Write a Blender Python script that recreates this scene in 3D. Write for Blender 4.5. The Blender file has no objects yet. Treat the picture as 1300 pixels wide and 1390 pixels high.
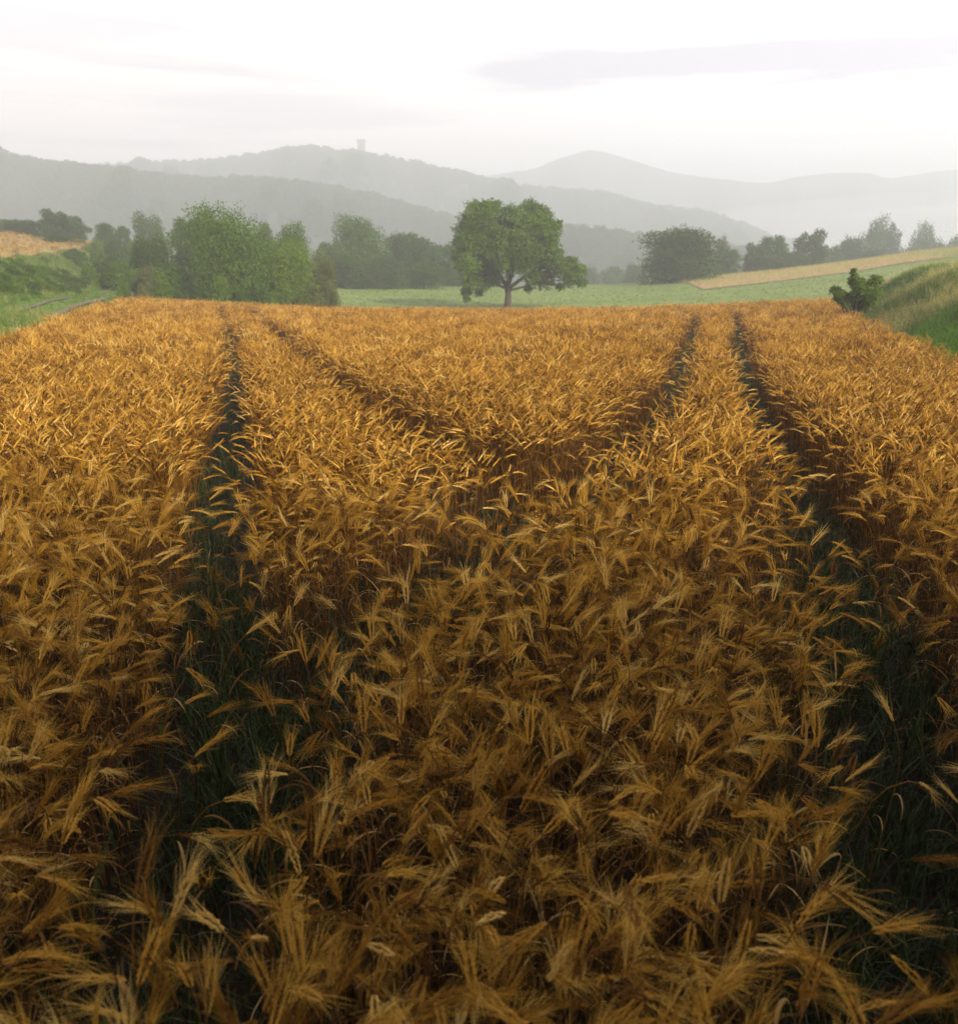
import bpy, math, random
import numpy as np
from mathutils import Vector, Matrix, Euler
R = math.radians
rng = np.random.default_rng(7)
random.seed(7)
sc = bpy.context.scene
col = sc.collection

# ---------------------------------------------------------------- camera
CAMZ = 1.95
PITCH = R(15.3)
F = 1150.0                      # focal length in pixels of the 1300 px wide photograph
cam_d = bpy.data.cameras.new("camera")
cam = bpy.data.objects.new("camera", cam_d); col.objects.link(cam)
cam.location = (0, 0, CAMZ); cam.rotation_euler = (R(90) - PITCH, 0, 0)
cam_d.sensor_fit = 'HORIZONTAL'; cam_d.sensor_width = 36; cam_d.lens = 36 * F / 1300
cam_d.clip_start = 0.02; cam_d.clip_end = 20000
cam_d.dof.use_dof = True; cam_d.dof.focus_distance = 4.2; cam_d.dof.aperture_fstop = 4.0
sc.camera = cam

def ray(px, py):
    """direction (per unit of world Y) through a pixel of the 1300x1390 photograph"""
    u, v = (px - 650) / F, (695 - py) / F
    c, s = math.cos(PITCH), math.sin(PITCH)
    d = Vector((u, c + v * s, -s + v * c))
    return d / d.y
def at(px, py, Y):
    d = ray(px, py); return Vector((d.x * Y, Y, CAMZ + d.z * Y))
def on_plane(px, py, z):
    d = ray(px, py); Y = (z - CAMZ) / d.z; return (d.x * Y, Y)

def sm(v, a, b):
    t = np.clip((v - a) / (b - a), 0, 1); return t * t * (3 - 2 * t)

# ---------------------------------------------------------------- terrain height
YK = [-60, 0, 10, 45, 50, 58, 70, 85, 110, 125, 160, 260, 500, 900, 4000]
ZK = [0.3, 0, 0, -.30, -.55, -.60, -.36, .2, 1.05, 1.2, -1.5, -12, -22, -30, -30]
_yy = np.linspace(-60, 4000, 8121)
_zz = np.interp(_yy, YK, ZK)
_k = np.ones(21) / 21
_zz[10:-10] = np.convolve(_zz, _k, 'valid')
LEY = [-5, 0, 19, 23.5, 33, 42, 52, 80, 200]; LEX = [4.0, 4.8, 10.4, 12.2, 15.1, 17.4, 19.6, 28.5, 60]
REY = [-5, 0, 14.3, 18.8, 27, 45, 52, 200]; REX = [3.6, 4.9, 7.8, 9.25, 12.0, 18.0, 20.5, 70]
def left_edge(y): return -np.interp(y, LEY, LEX)
def right_edge(y): return np.interp(y, REY, REX)
def far_edge(x): return 46.5 + 0.006 * np.clip(-x, 0, 30) ** 2 + .4 * np.sin(x * .3)
def H(x, y):
    x = np.asarray(x, float); y = np.asarray(y, float)
    z = np.interp(y, _yy, _zz)
    s = sm(y, 10, 45)
    xr = np.clip(x, 0, 52); xl = np.clip(-x, 0, 22)
    z = z + s * .0017 * (xr ** 2 + xl ** 2) * (1 - sm(y, 94, 150))
    d = -x + left_edge(y)
    dl = -x - np.interp(y, LEY, LEX)
    fade = 1 - sm(y, 130, 240)
    up = np.interp(y, [0, 20, 40, 60, 100], [.1, .2, .45, .95, 1.6])
    z = z + sm(dl, 0, 2.2) * up * fade
    t = np.interp(y, [0, 30, 60, 90], [5.0, 4.8, 4.7, 4.5])
    bump = .12 * np.sin(x * .9 + y * .35) + .1 * np.sin(y * .6 - x * .3)
    z = z + sm(dl, t, t + 4.5) * (2.15 + bump) * fade * sm(y, 5, 22) + np.clip((dl - t - 4.0) * .135, 0, 2.9) * fade * sm(y, 5, 22)
    dr = x - np.interp(y, REY, REX)
    z = z + sm(dr, 0, 4.6) * (1.95 + 1.2 * bump) * (1 - sm(y, 40, 56)) * sm(y, 3, 14)
    return z
def Hs(x, y): return float(H(x, y))
def hit(px, py, y0=12, y1=160):
    d = ray(px, py); Y = y0
    while Y < y1:
        if CAMZ + d.z * Y < Hs(d.x * Y, Y): break
        Y += .25
    return (d.x * Y, Y)

# ---------------------------------------------------------------- materials
def mat(name):
    m = bpy.data.materials.new(name); m.use_nodes = True
    nt = m.node_tree; nt.nodes.clear()
    return m, nt, nt.nodes.new('ShaderNodeOutputMaterial')
def ramp(nt, fac, stops):
    r = nt.nodes.new('ShaderNodeValToRGB')
    e = r.color_ramp.elements
    e[0].position, e[0].color = stops[0][0], (*stops[0][1], 1)
    e[1].position, e[1].color = stops[-1][0], (*stops[-1][1], 1)
    for p, c in stops[1:-1]:
        n = e.new(p); n.color = (*c, 1)
    nt.links.new(fac, r.inputs[0]); return r.outputs[0]
def noise(nt, scale, detail=4, rough=.6, src='Object', stretch=None):
    tc = nt.nodes.new('ShaderNodeTexCoord'); n = nt.nodes.new('ShaderNodeTexNoise')
    n.inputs['Scale'].default_value = scale; n.inputs['Detail'].default_value = detail; n.inputs['Roughness'].default_value = rough
    o = tc.outputs[src]
    if stretch:
        mp = nt.nodes.new('ShaderNodeMapping'); mp.inputs['Scale'].default_value = stretch
        nt.links.new(o, mp.inputs[0]); o = mp.outputs[0]
    nt.links.new(o, n.inputs['Vector']); return n.outputs['Fac']
def mixc(nt, f, a, b, mode='MIX'):
    m = nt.nodes.new('ShaderNodeMix'); m.data_type = 'RGBA'; m.blend_type = mode
    for s, v in ((m.inputs[0], f), (m.inputs[6], a), (m.inputs[7], b)):
        if isinstance(v, (int, float)): s.default_value = v
        elif isinstance(v, tuple): s.default_value = (*v, 1)
        else: nt.links.new(v, s)
    return m.outputs[2]
def blade_mat(name, stops, trans=.35, spec=.25, rough=.5, use_noise=None):
    """thin plant matter: diffuse + light passing through, colour varied plant by plant"""
    m, nt, out = mat(name)
    oi = nt.nodes.new('ShaderNodeObjectInfo')
    c = ramp(nt, oi.outputs['Random'], stops)
    if use_noise:
        n = noise(nt, use_noise, 3)
        hs = nt.nodes.new('ShaderNodeHueSaturation'); nt.links.new(c, hs.inputs['Color'])
        mr = nt.nodes.new('ShaderNodeMapRange'); mr.inputs[1].default_value = .3; mr.inputs[2].default_value = .7; mr.inputs[3].default_value = .65; mr.inputs[4].default_value = 1.4
        nt.links.new(n, mr.inputs[0]); nt.links.new(mr.outputs[0], hs.inputs['Value']); c = hs.outputs[0]
    p = nt.nodes.new('ShaderNodeBsdfPrincipled'); nt.links.new(c, p.inputs['Base Color'])
    p.inputs['Roughness'].default_value = rough; p.inputs['Specular IOR Level'].default_value = spec
    t = nt.nodes.new('ShaderNodeBsdfTranslucent'); nt.links.new(c, t.inputs['Color'])
    mx = nt.nodes.new('ShaderNodeMixShader'); mx.inputs[0].default_value = trans
    nt.links.new(p.outputs[0], mx.inputs[1]); nt.links.new(t.outputs[0], mx.inputs[2]); nt.links.new(mx.outputs[0], out.inputs[0])
    return m
def ground_mat(name, stops, scale, scale2=None, bump=.3, stops2=None, stretch=None):
    m, nt, out = mat(name)
    c = ramp(nt, noise(nt, scale, 8, .65, stretch=stretch), stops)
    if scale2:
        c = mixc(nt, .5, c, ramp(nt, noise(nt, scale2, 5, .6), stops2 or stops))
    p = nt.nodes.new('ShaderNodeBsdfPrincipled'); p.inputs['Roughness'].default_value = .9; p.inputs['Specular IOR Level'].default_value = .15
    nt.links.new(c, p.inputs['Base Color'])
    b = nt.nodes.new('ShaderNodeBump'); b.inputs['Strength'].default_value = bump; b.inputs['Distance'].default_value = .1
    nt.links.new(noise(nt, scale * 6, 6), b.inputs['Height']); nt.links.new(b.outputs[0], p.inputs['Normal'])
    nt.links.new(p.outputs[0], out.inputs[0]); return m

M = {}
M['ear'] = blade_mat('ripe_ear', [(0, (.06, .022, .004)), (.25, (.18, .075, .010)), (.6, (.38, .19, .024)), (.85, (.50, .27, .04)), (1, (.60, .40, .12))], .22, .10, .6)
M['awn'] = blade_mat('awns', [(0, (.22, .105, .012)), (.5, (.46, .25, .028)), (.8, (.66, .40, .065)), (1, (.74, .52, .16))], .42, .12, .5)
M['straw'] = blade_mat('straw', [(0, (.035, .015, .004)), (.6, (.10, .045, .008)), (1, (.22, .10, .014))], .2, .10, .6)  # stem colour darkened to deepen the shade between the ears
M['dryleaf'] = blade_mat('dry_leaf', [(0, (.08, .032, .008)), (.75, (.20, .10, .022)), (1, (.50, .33, .12))], .4, .1, .6)
M['weed'] = blade_mat('green_blade', [(0, (.014, .026, .005)), (.7, (.032, .056, .009)), (1, (.10, .12, .025))], .35, .3, .45)
M['grass'] = blade_mat('verge_grass', [(0, (.06, .12, .016)), (.6, (.11, .19, .026)), (1, (.22, .28, .05))], .4, .2, .5)
M['lush'] = blade_mat('lush_grass', [(0, (.08, .20, .012)), (.6, (.13, .28, .02)), (1, (.2, .34, .04))], .45, .25, .45)
M['drygrass'] = blade_mat('seeding_grass', [(0, (.24, .24, .07)), (.6, (.42, .37, .13)), (1, (.55, .44, .20))], .4, .2, .6)
M['leaf'] = blade_mat('tree_leaf', [(0, (.046, .094, .009)), (1, (.068, .118, .013))], .25, .08, .6, use_noise=.35)
M['leaf_dark'] = blade_mat('tree_leaf_dark', [(0, (.036, .066, .010)), (1, (.054, .088, .014))], .2, .06, .6, use_noise=.3)
M['leaf_bright'] = blade_mat('tree_leaf_bright', [(0, (.060, .112, .006)), (1, (.088, .145, .010))], .25, .08, .6, use_noise=.5)
M['leaf_olive'] = blade_mat('tree_leaf_olive', [(0, (.075, .090, .016)), (1, (.10, .11, .02))], .3, .2, .5, use_noise=.5)
M['bark'] = ground_mat('bark', [(.3, (.030, .022, .015)), (.7, (.075, .058, .042))], 3, bump=.6)
M['soil'] = ground_mat('field_soil', [(.3, (.006, .004, .0025)), (.7, (.018, .011, .006))], 1.3, bump=.8)  # near-black soil: shade under the crop put into its colour
M['turf'] = ground_mat('turf', [(.3, (.045, .085, .012)), (.5, (.075, .13, .018)), (.75, (.13, .17, .035))], .35, 2.2, .5)
M['meadow'] = ground_mat('meadow_turf', [(.32, (.080, .125, .028)), (.5, (.135, .18, .045)), (.68, (.20, .235, .08))], .16, 2.4, .4, stretch=(.5, 1, 1))
M['cereal'] = ground_mat('far_cereal', [(.3, (.22, .15, .075)), (.7, (.36, .25, .125))], .5, 3.0, .6, stretch=(.4, 1.6, 1))
M['dirt'] = ground_mat('track_dirt', [(.3, (.075, .062, .040)), (.7, (.16, .135, .095))], .9, 5, .5)
M['hill'] = ground_mat('forest_floor', [(.3, (.018, .032, .014)), (.7, (.04, .06, .025))], .02, .15, .3)
M['stone'] = ground_mat('tower_stone', [(.3, (.16, .15, .13)), (.7, (.28, .26, .23))], .4, 2, .4)
M['dark'] = ground_mat('window_dark', [(.3, (.015, .015, .018)), (.7, (.03, .03, .035))], .4, bump=.1)

# ---------------------------------------------------------------- helpers
def tag(o, label=None, cat=None, group=None, kind=None):
    if label: o['label'] = label
    if cat: o['category'] = cat
    if group: o['group'] = group
    if kind: o['kind'] = kind
    return o
def link(name, me, parent=None):
    o = bpy.data.objects.new(name, me); col.objects.link(o)
    if parent is not None: o.parent = parent
    return o
def empty(name, loc, rz=0.0, s=1.0):
    o = bpy.data.objects.new(name, None); col.objects.link(o); o.empty_display_size = .1
    o.location = loc; o.rotation_euler.z = rz; o.scale = (s, s, s) if isinstance(s, (int, float)) else s
    return o
class MB:
    def __init__(s): s.v = []; s.f = []; s.m = []; s.starts = []
    def add(s, vs, fs, mi=0):
        b = len(s.v); s.v += [tuple(v) for v in vs]; s.f += [tuple(i + b for i in f) for f in fs]; s.m += [mi] * len(fs)
    def mesh(s, name, mats, smooth=False):
        me = bpy.data.meshes.new(name); me.from_pydata(s.v, [], s.f)
        for m in (mats if isinstance(mats, (list, tuple)) else [mats]): me.materials.append(m)
        me.polygons.foreach_set('material_index', s.m)
        if smooth: me.polygons.foreach_set('use_smooth', [True] * len(s.f))
        me.update(); return me
    def join(s, o, mi):
        b = len(s.v); s.v += o.v; s.f += [tuple(i + b for i in f) for f in o.f]; s.m += [mi] * len(o.f)
        return s
def tube(mb, pts, rads, n=3, mi=0):
    pts = [Vector(p) for p in pts]; vs = []
    for i, p in enumerate(pts):
        t = (pts[min(i + 1, len(pts) - 1)] - pts[max(i - 1, 0)]).normalized()
        a = t.orthogonal().normalized() if abs(t.z) > .999 else t.cross(Vector((0, 0, 1))).normalized()
        b = t.cross(a)
        for k in range(n):
            q = 2 * math.pi * k / n
            vs.append(p + (a * math.cos(q) + b * math.sin(q)) * rads[i])
    fs = [(i * n + k, i * n + (k + 1) % n, (i + 1) * n + (k + 1) % n, (i + 1) * n + k) for i in range(len(pts) - 1) for k in range(n)]
    mb.add(vs, fs, mi)
def ribbon(mb, pts, wids, side, mi=0):
    vs = []
    for p, w in zip(pts, wids):
        vs += [Vector(p) - side * w / 2, Vector(p) + side * w / 2]
    fs = [(2 * i, 2 * i + 1, 2 * i + 3, 2 * i + 2) for i in range(len(pts) - 1)]
    mb.add(vs, fs, mi)
def rv(r):
    return Vector((r.gauss(0, 1), r.gauss(0, 1), r.gauss(0, 1))).normalized()

# ---------------------------------------------------------------- wheat plants
def plant(r, lod, nod=None, hgt=None, az=None):
    """one stalk of bearded wheat; nods towards +X.  returns stem, ear, awns, leaf builders"""
    stem, ear, awns, leaf = MB(), MB(), MB(), MB()
    hgt = hgt or r.uniform(.70, .82); nod = nod if nod is not None else r.choice((r.uniform(5, 40), r.uniform(30, 120), r.uniform(40, 110)))
    lean = r.uniform(.0, .13)
    nseg = [9, 5, 3][lod]
    pts = []; n1 = nseg
    # straight-ish stalk, then the neck bends over
    cx, cz, ang = 0.0, 0.0, 0.0
    L = hgt; bend_from = r.uniform(.72, .86)
    tot = 0
    pts.append(Vector((0, 0, 0)))
    steps = 40
    P = Vector((0, 0, 0)); samples = [P.copy()]; angs = [0.0]
    sway = r.uniform(-.05, .05)
    for i in range(steps):
        t = (i + 1) / steps
        ang = lean * t * 1.6 + R(nod) * .76 * max(0, (t - bend_from) / (1 - bend_from)) ** 1.4
        P = P + Vector((math.sin(ang), sway * math.sin(t * 3), math.cos(ang))) * (L / steps)
        samples.append(P.copy()); angs.append(ang)
    ids = [round(i * (steps * .8) / (nseg * .5)) for i in range(int(nseg * .5) + 1)] if lod == 0 else [0, 20] if lod == 1 else [0]
    tail = [32, 35, 38, 40] if lod < 2 else [31, 40]
    ids = sorted(set([i for i in ids if i < 31] + tail))
    w = [.0015, .0020, .0042][lod]
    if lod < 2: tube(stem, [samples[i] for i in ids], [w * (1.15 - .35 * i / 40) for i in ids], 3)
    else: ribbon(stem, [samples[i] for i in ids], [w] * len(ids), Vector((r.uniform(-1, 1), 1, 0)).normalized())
    # ear axis continues to bend
    EL = r.uniform(.066, .092); ne = [11, 6, 3][lod]
    ax = [samples[-1].copy()]; dirs = []
    for i in range(ne):
        ang += R(nod) * .24 / ne
        d = Vector((math.sin(ang), sway * .4, math.cos(ang))).normalized()
        dirs.append(d); ax.append(ax[-1] + d * EL / ne)
    if lod == 0:
        for i in range(ne):
            d = dirs[i]; s1 = d.cross(Vector((0, 1, 0))).normalized(); s2 = d.cross(s1).normalized()
            f = math.sin(math.pi * (.18 + .72 * i / (ne - 1)))
            for sg in (-1, 1):
                side = (s2 * sg * (1) + s1 * r.uniform(-.5, .5)).normalized()
                base = ax[i] + side * .0012; tip = base + d * .0165 + side * .0062 * f
                o1 = d.cross(side).normalized(); mid = base.lerp(tip, .42) + side * .0026 * f; rw = .0034 * (.6 + .5 * f)
                vs = [base, mid + o1 * rw, mid + side * rw, mid - o1 * rw, mid - side * rw * .7, tip]
                ear.add(vs, [(0, 1, 2), (0, 2, 3), (0, 3, 4), (0, 4, 1), (5, 2, 1), (5, 3, 2), (5, 4, 3), (5, 1, 4)])
                for q in range(2 if r.random() < .55 else 1):
                    dd = (d + side * r.uniform(.06, .40) + o1 * r.uniform(-.28, .28)).normalized()
                    AL = r.uniform(.045, .082) * (.75 + .25 * f)
                    sag = rv(r) * .010 + Vector((0, 0, -.006))
                    a0, a1, a2 = tip, tip + dd * AL * .5 + sag * .15, tip + dd * AL + sag
                    sd = dd.cross(rv(r)).normalized()
                    ribbon(awns, [a0, a1, a2], [.0008, .0007, .0002], sd)
    elif lod == 1:
        radii = [.003] + [.0058 * math.sin(math.pi * (.25 + .65 * i / ne)) * (1.15 if i % 2 else .8) for i in range(1, ne)] + [.0015]
        tube(ear, ax, radii, 4)
        for q in range(17):
            i = r.randrange(ne); d = dirs[i]; sd = d.cross(rv(r)).normalized()
            dd = (d + sd * r.uniform(.06, .40)).normalized(); AL = r.uniform(.048, .08); b = ax[i + 1]
            wv = dd.cross(rv(r)).normalized() * .0008
            awns.add([b - wv, b + wv, b + dd * AL * .55 + wv * .7 , b + dd * AL + Vector((0, 0, -.008)), b + dd * AL * .55 - wv * .7], [(0, 1, 2, 4), (4, 2, 3)])
    else:
        tube(ear, ax, [.004, .0068, .0055, .0015], 3)
        for q in range(9):
            i = r.randrange(ne); d = dirs[i]; sd = d.cross(rv(r)).normalized()
            dd = (d + sd * r.uniform(.06, .45)).normalized(); AL = r.uniform(.05, .085); b = ax[i + 1]
            wv = dd.cross(rv(r)).normalized() * .0015
            awns.add([b - wv, b + wv, b + dd * AL], [(0, 1, 2)])
    # dried leaves
    for q in range([2, 1, 1][lod]):
        if lod and r.random() < .55: continue
        i0 = r.randrange(10, 30); a = r.uniform(0, 2 * math.pi); out = Vector((math.cos(a), math.sin(a), 0))
        LL = r.uniform(.10, .22); n = [6, 3, 2][lod]; p = samples[i0].copy(); lp = [p]
        th = r.uniform(.2, .6); curl = r.uniform(.8, 2.8)
        for k in range(n):
            th2 = th + curl * (k + 1) / n
            p = p + (out * math.sin(th2) + Vector((0, 0, math.cos(th2)))) * LL / n; lp.append(p)
        ww = r.uniform(.004, .009); side = Vector((-out.y, out.x, r.uniform(-.4, .4))).normalized()
        leaf.starts.append(len(leaf.v)); ribbon(leaf, lp, [ww * math.sin(math.pi * (.25 + .72 * k / n)) for k in range(n + 1)], side)
    return stem, ear, awns, leaf
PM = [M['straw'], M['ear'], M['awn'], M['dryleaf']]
def rot_mb(mb, mtx):
    o = MB(); o.v = [tuple(mtx @ Vector(v)) for v in mb.v]; o.f = mb.f; o.m = mb.m; return o
r = random.Random(3)
NEARV = []                         # the parts of the near variants, kept apart for single stalks
pool = bpy.data.collections.new("wheat_pool")
names = {'near': [], 'mid': [], 'far': [], 'weed': [], 'grass': [], 'dry': [], 'forest': [], 'lush': []}
pool_n = [0]
def pool_add(kind, me, c=pool):
    o = bpy.data.objects.new('%04d_%s' % (pool_n[0], kind), me); c.objects.link(o)
    names[kind].append(pool_n[0]); pool_n[0] += 1
NODS = [12, 25, 50, 62, 75, 88, 100, 112, 124, 40, 70, 30]
NODS = NODS + [n_ + 7 for n_ in NODS[::-1]]
for k in range(24):
    parts = plant(r, 0, NODS[k]); NEARV.append(parts)
    j = MB()
    for i, p in enumerate(parts): j.join(p, i)
    pool_add('near', j.mesh('near_stalk', PM))
for k in range(10):
    parts = plant(r, 1); j = MB()
    for i, p in enumerate(parts): j.join(p, i)
    pool_add('mid', j.mesh('mid_stalk', PM))
for k in range(8):
    j = MB()
    for q in range(16):
        a = r.uniform(0, 6.283); d = .17 * math.sqrt(r.random())
        az = r.gauss(-.4, 1.3)
        mt = Matrix.Translation((math.cos(a) * d, math.sin(a) * d, 0)) @ Matrix.Rotation(az, 4, 'Z') @ Matrix.Rotation(r.uniform(-.1, .1), 4, 'X') @ Matrix.Scale(r.uniform(.93, 1.07), 4)
        for i, p in enumerate(plant(r, 2)): j.join(rot_mb(p, mt), i)
    pool_add('far', j.mesh('far_tuft', PM))
def blades(r, n, hmin, hmax, w, spread, droop=1.2, seg=4, head=False):
    mb = MB(); mh = MB()
    for q in range(n):
        a = r.uniform(0, 6.283); out = Vector((math.cos(a), math.sin(a), 0)); b = Vector((r.gauss(0, spread), r.gauss(0, spread), 0))
        L = r.uniform(hmin, hmax); th = r.uniform(.02, .4); curl = r.uniform(.1, droop); p = b; lp = [p]
        for k in range(seg):
            t2 = th + curl * ((k + 1) / seg) ** 1.5
            p = p + (out * math.sin(t2) + Vector((0, 0, math.cos(t2)))) * L / seg; lp.append(p)
        side = Vector((-out.y, out.x, r.uniform(-.5, .5))).normalized()
        ribbon(mb, lp, [w * math.sin(math.pi * (.3 + .68 * k / seg)) for k in range(seg + 1)], side)
        if head and q % 2 == 0:
            for _ in range(7):
                c = p - (p - lp[-2]) * r.random() * 1.2; dd = (rv(r) + Vector((0, 0, .6))).normalized() * .05; s2 = dd.cross(rv(r)).normalized() * .006
                mh.add([c - s2, c + s2, c + dd], [(0, 1, 2)])
    return mb, mh
for k in range(6):
    a, b = blades(r, 9, .18, .62, .0085, .05, 1.5); j = MB(); j.join(a, 0)
    for q in range(2):                                      # a green, unripe ear or two
        p = plant(r, 1, 15, r.uniform(.4, .6)); mt = Matrix.Translation((r.gauss(0, .04), r.gauss(0, .04), 0)) @ Matrix.Rotation(r.uniform(0, 6), 4, 'Z')
        for i in (0, 1, 2): j.join(rot_mb(p[i], mt), 0)
    pool_add('weed', j.mesh('weed_tuft', [M['weed']]))
for k in range(6):
    a, b = blades(r, 22, .15, .45, .016, .10, 1.3, 3); pool_add('grass', a.mesh('grass_tuft', [M['grass']]))
for k in range(6):
    a, b = blades(r, 26, .15, .5, .02, .10, 1.5, 3); pool_add('lush', a.mesh('lush_tuft', [M['lush']]))
for k in range(6):
    a, b = blades(r, 14, .5, 1.0, .009, .12, .9, 3, True); j = MB(); j.join(a, 0); j.join(b, 0); pool_add('dry', j.mesh('seeding_tuft', [M['drygrass']]))

def scatter(name, pos, rot, scl, idx, collection=pool):
    """ONE object: a cloud of points, each drawing one plant of the pool"""
    me = bpy.data.meshes.new(name); me.from_pydata([], [], []); me.vertices.add(len(pos))
    me.vertices.foreach_set('co', np.asarray(pos, np.float32).ravel())
    a = me.attributes.new('rot', 'FLOAT_VECTOR', 'POINT'); a.data.foreach_set('vector', np.asarray(rot, np.float32).ravel())
    a = me.attributes.new('scl', 'FLOAT', 'POINT'); a.data.foreach_set('value', np.asarray(scl, np.float32))
    a = me.attributes.new('idx', 'INT', 'POINT'); a.data.foreach_set('value', np.asarray(idx, np.int32))
    o = link(name, me)
    g = bpy.data.node_groups.new(name, 'GeometryNodeTree')
    g.interface.new_socket('Geometry', in_out='INPUT', socket_type='NodeSocketGeometry')
    g.interface.new_socket('Geometry', in_out='OUTPUT', socket_type='NodeSocketGeometry')
    gi = g.nodes.new('NodeGroupInput'); go = g.nodes.new('NodeGroupOutput')
    iop = g.nodes.new('GeometryNodeInstanceOnPoints'); ci = g.nodes.new('GeometryNodeCollectionInfo')
    ci.inputs['Collection'].default_value = collection; ci.inputs['Separate Children'].default_value = True; ci.inputs['Reset Children'].default_value = True
    def attr(n, t):
        a = g.nodes.new('GeometryNodeInputNamedAttribute'); a.data_type = t; a.inputs['Name'].default_value = n; return a.outputs[0]
    L = g.links.new
    L(gi.outputs[0], iop.inputs['Points']); L(ci.outputs[0], iop.inputs['Instance'])
    iop.inputs['Pick Instance'].default_value = True
    L(attr('idx', 'INT'), iop.inputs['Instance Index'])
    e2r = g.nodes.new('FunctionNodeEulerToRotation'); L(attr('rot', 'FLOAT_VECTOR'), e2r.inputs[0]); L(e2r.outputs[0], iop.inputs['Rotation'])
    L(attr('scl', 'FLOAT'), iop.inputs['Scale'])
    L(iop.outputs[0], go.inputs[0])
    md = o.modifiers.new('plants', 'NODES'); md.node_group = g
    return o

# ---------------------------------------------------------------- wheel tracks through the crop
RUTS_PX = [
    ([(1000, 424), (1004, 450), (1018, 510), (1045, 560), (1090, 620), (1135, 680), (1168, 750), (1205, 850), (1240, 1000), (1262, 1200), (1280, 1390)], .33, 1.0),
    ([(942, 427), (930, 480), (895, 540), (838, 595), (745, 645), (630, 705), (500, 780), (390, 870), (300, 1000), (225, 1130), (150, 1290)], .32, .98),
    ([(300, 417), (309, 440), (320, 475), (318, 505), (306, 545), (303, 595), (295, 640), (296, 710), (290, 800), (260, 930)], .27, .99),
    ([(340, 417), (380, 450), (430, 490), (480, 530), (560, 575), (650, 612), (735, 643)], .30, 1.0),
    ([(900, 530), (838, 595), (745, 645), (630, 705), (540, 750)], .34, .98),
    ([(735, 643), (860, 682), (980, 715), (1110, 742)], .2, .85),
    ([(770, 447), (850, 456), (925, 470)], .24, .9),
    ([(952, 461), (1002, 473)], .24, .9),
]
RUTS = [(np.array([on_plane(x, y, .68) for x, y in pts]), w, s) for pts, w, s in RUTS_PX]
def seg_dist(P, A, B):
    AB = B - A; t = np.clip(((P - A) @ AB) / (AB @ AB), 0, 1)
    return np.linalg.norm(P - (A + t[:, None] * AB), axis=1)
def rut_dist(P):
    """signed measure: <1 inside a rut"""
    best = np.full(len(P), 9e9); st = np.zeros(len(P))
    for pl, w, s in RUTS:
        d = np.full(len(P), 9e9)
        for a, b in zip(pl[:-1], pl[1:]): d = np.minimum(d, seg_dist(P, a, b))
        q = d / (w * np.interp(P[:, 1], [1, 2.5, 6, 13], [.80, .86, 1.0, .82])); k = q < best; best = np.where(k, q, best); st = np.where(k, s, st)
    return best, st
_ph = rng.uniform(0, 6.28, (14, 3)); _kv = rng.normal(0, 1, (14, 2))
def wob(P, sc_):
    v = np.zeros(len(P))
    for i in range(14): v += np.sin(P[:, 0] * _kv[i, 0] * sc_ + P[:, 1] * _kv[i, 1] * sc_ + _ph[i, 0])
    return v / 3.7
def band(y0, y1, dens, wk=.62, mg=1.7):
    out = []; y = y0
    step = 1 / math.sqrt(dens)
    ny = int((y1 - y0) / step)
    for i in range(ny):
        yy = y0 + i * step; hw = wk * yy + mg; n = int(2 * hw / step)
        xs = -hw + (np.arange(n) + .5) * step
        out.append(np.stack([xs, np.full(n, yy)], 1))
    P = np.concatenate(out); P += rng.uniform(-.75, .75, P.shape) * step
    return P
def in_crop(P):
    x, y = P[:, 0], P[:, 1]
    return (x > left_edge(y) + .15 * np.sin(y * 1.3)) & (x < right_edge(y) + .2 * np.sin(y * 1.1 + 1)) & (y < far_edge(x)) & (y > .72)
def crop(y0, y1, dens, mg=1.7):
    P = band(y0, y1, dens, mg=mg); P = P[in_crop(P)]
    q, s = rut_dist(P + np.stack([wob(P, 5) * .03, wob(P, 6) * .03], 1))
    u = rng.random(len(P))
    gap = wob(P, 4.5) + .6 * wob(P[:, ::-1] + 7, 9)
    keep = ((q > 1) | (u > np.where(P[:, 1] < 5, s - .05, s))) & ((gap > -1.05) | (u > .75))
    P = P[keep]; q = q[keep]
    hs = 1 + .04 * wob(P, .9) + .03 * wob(P, 3.3) + rng.normal(0, .06, len(P)) - .10 * np.clip(1.8 - q, 0, 1) * rng.random(len(P))
    return P, hs, q
def rots(P, q, spread=1.8):
    n = len(P)
    az = -.5 + .6 * wob(P, .7) + rng.normal(0, spread, n)
    return np.stack([rng.normal(0, .10, n), rng.normal(.02, .10, n), az], 1)
pos, rot, scl, idx = [], [], [], []
Pn, hn, qn = crop(.75, 5.2, 390)
rn = rots(Pn, qn)
in_ = rng.choice(names['near'], len(Pn))
# the 290 stalks that show largest stand as objects of their own
zn = H(Pn[:, 0], Pn[:, 1])
ex, ey, ez = Pn[:, 0], Pn[:, 1], .76 * hn
c_, s_ = math.cos(PITCH), math.sin(PITCH)
dep = ey * c_ - (ez - CAMZ) * s_
ux = 650 + F * ex / dep; uy = 695 - F * (ey * s_ + (ez - CAMZ) * c_) / dep
vis = (ux > 25) & (ux < 1275) & (uy > 620) & (uy < 1370)
score = np.where(vis, dep, 99)
order = np.argsort(score)[:290]
single = np.zeros(len(Pn), bool); single[order] = True
k = ~single
pos.append(np.stack([Pn[k, 0], Pn[k, 1], zn[k]], 1)); rot.append(rn[k]); scl.append(hn[k]); idx.append(in_[k])
P, h, q = crop(5.2, 14, 400); pos.append(np.stack([P[:, 0], P[:, 1], H(P[:, 0], P[:, 1])], 1)); rot.append(rots(P, q)); scl.append(h); idx.append(rng.choice(names['mid'], len(P)))
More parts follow.
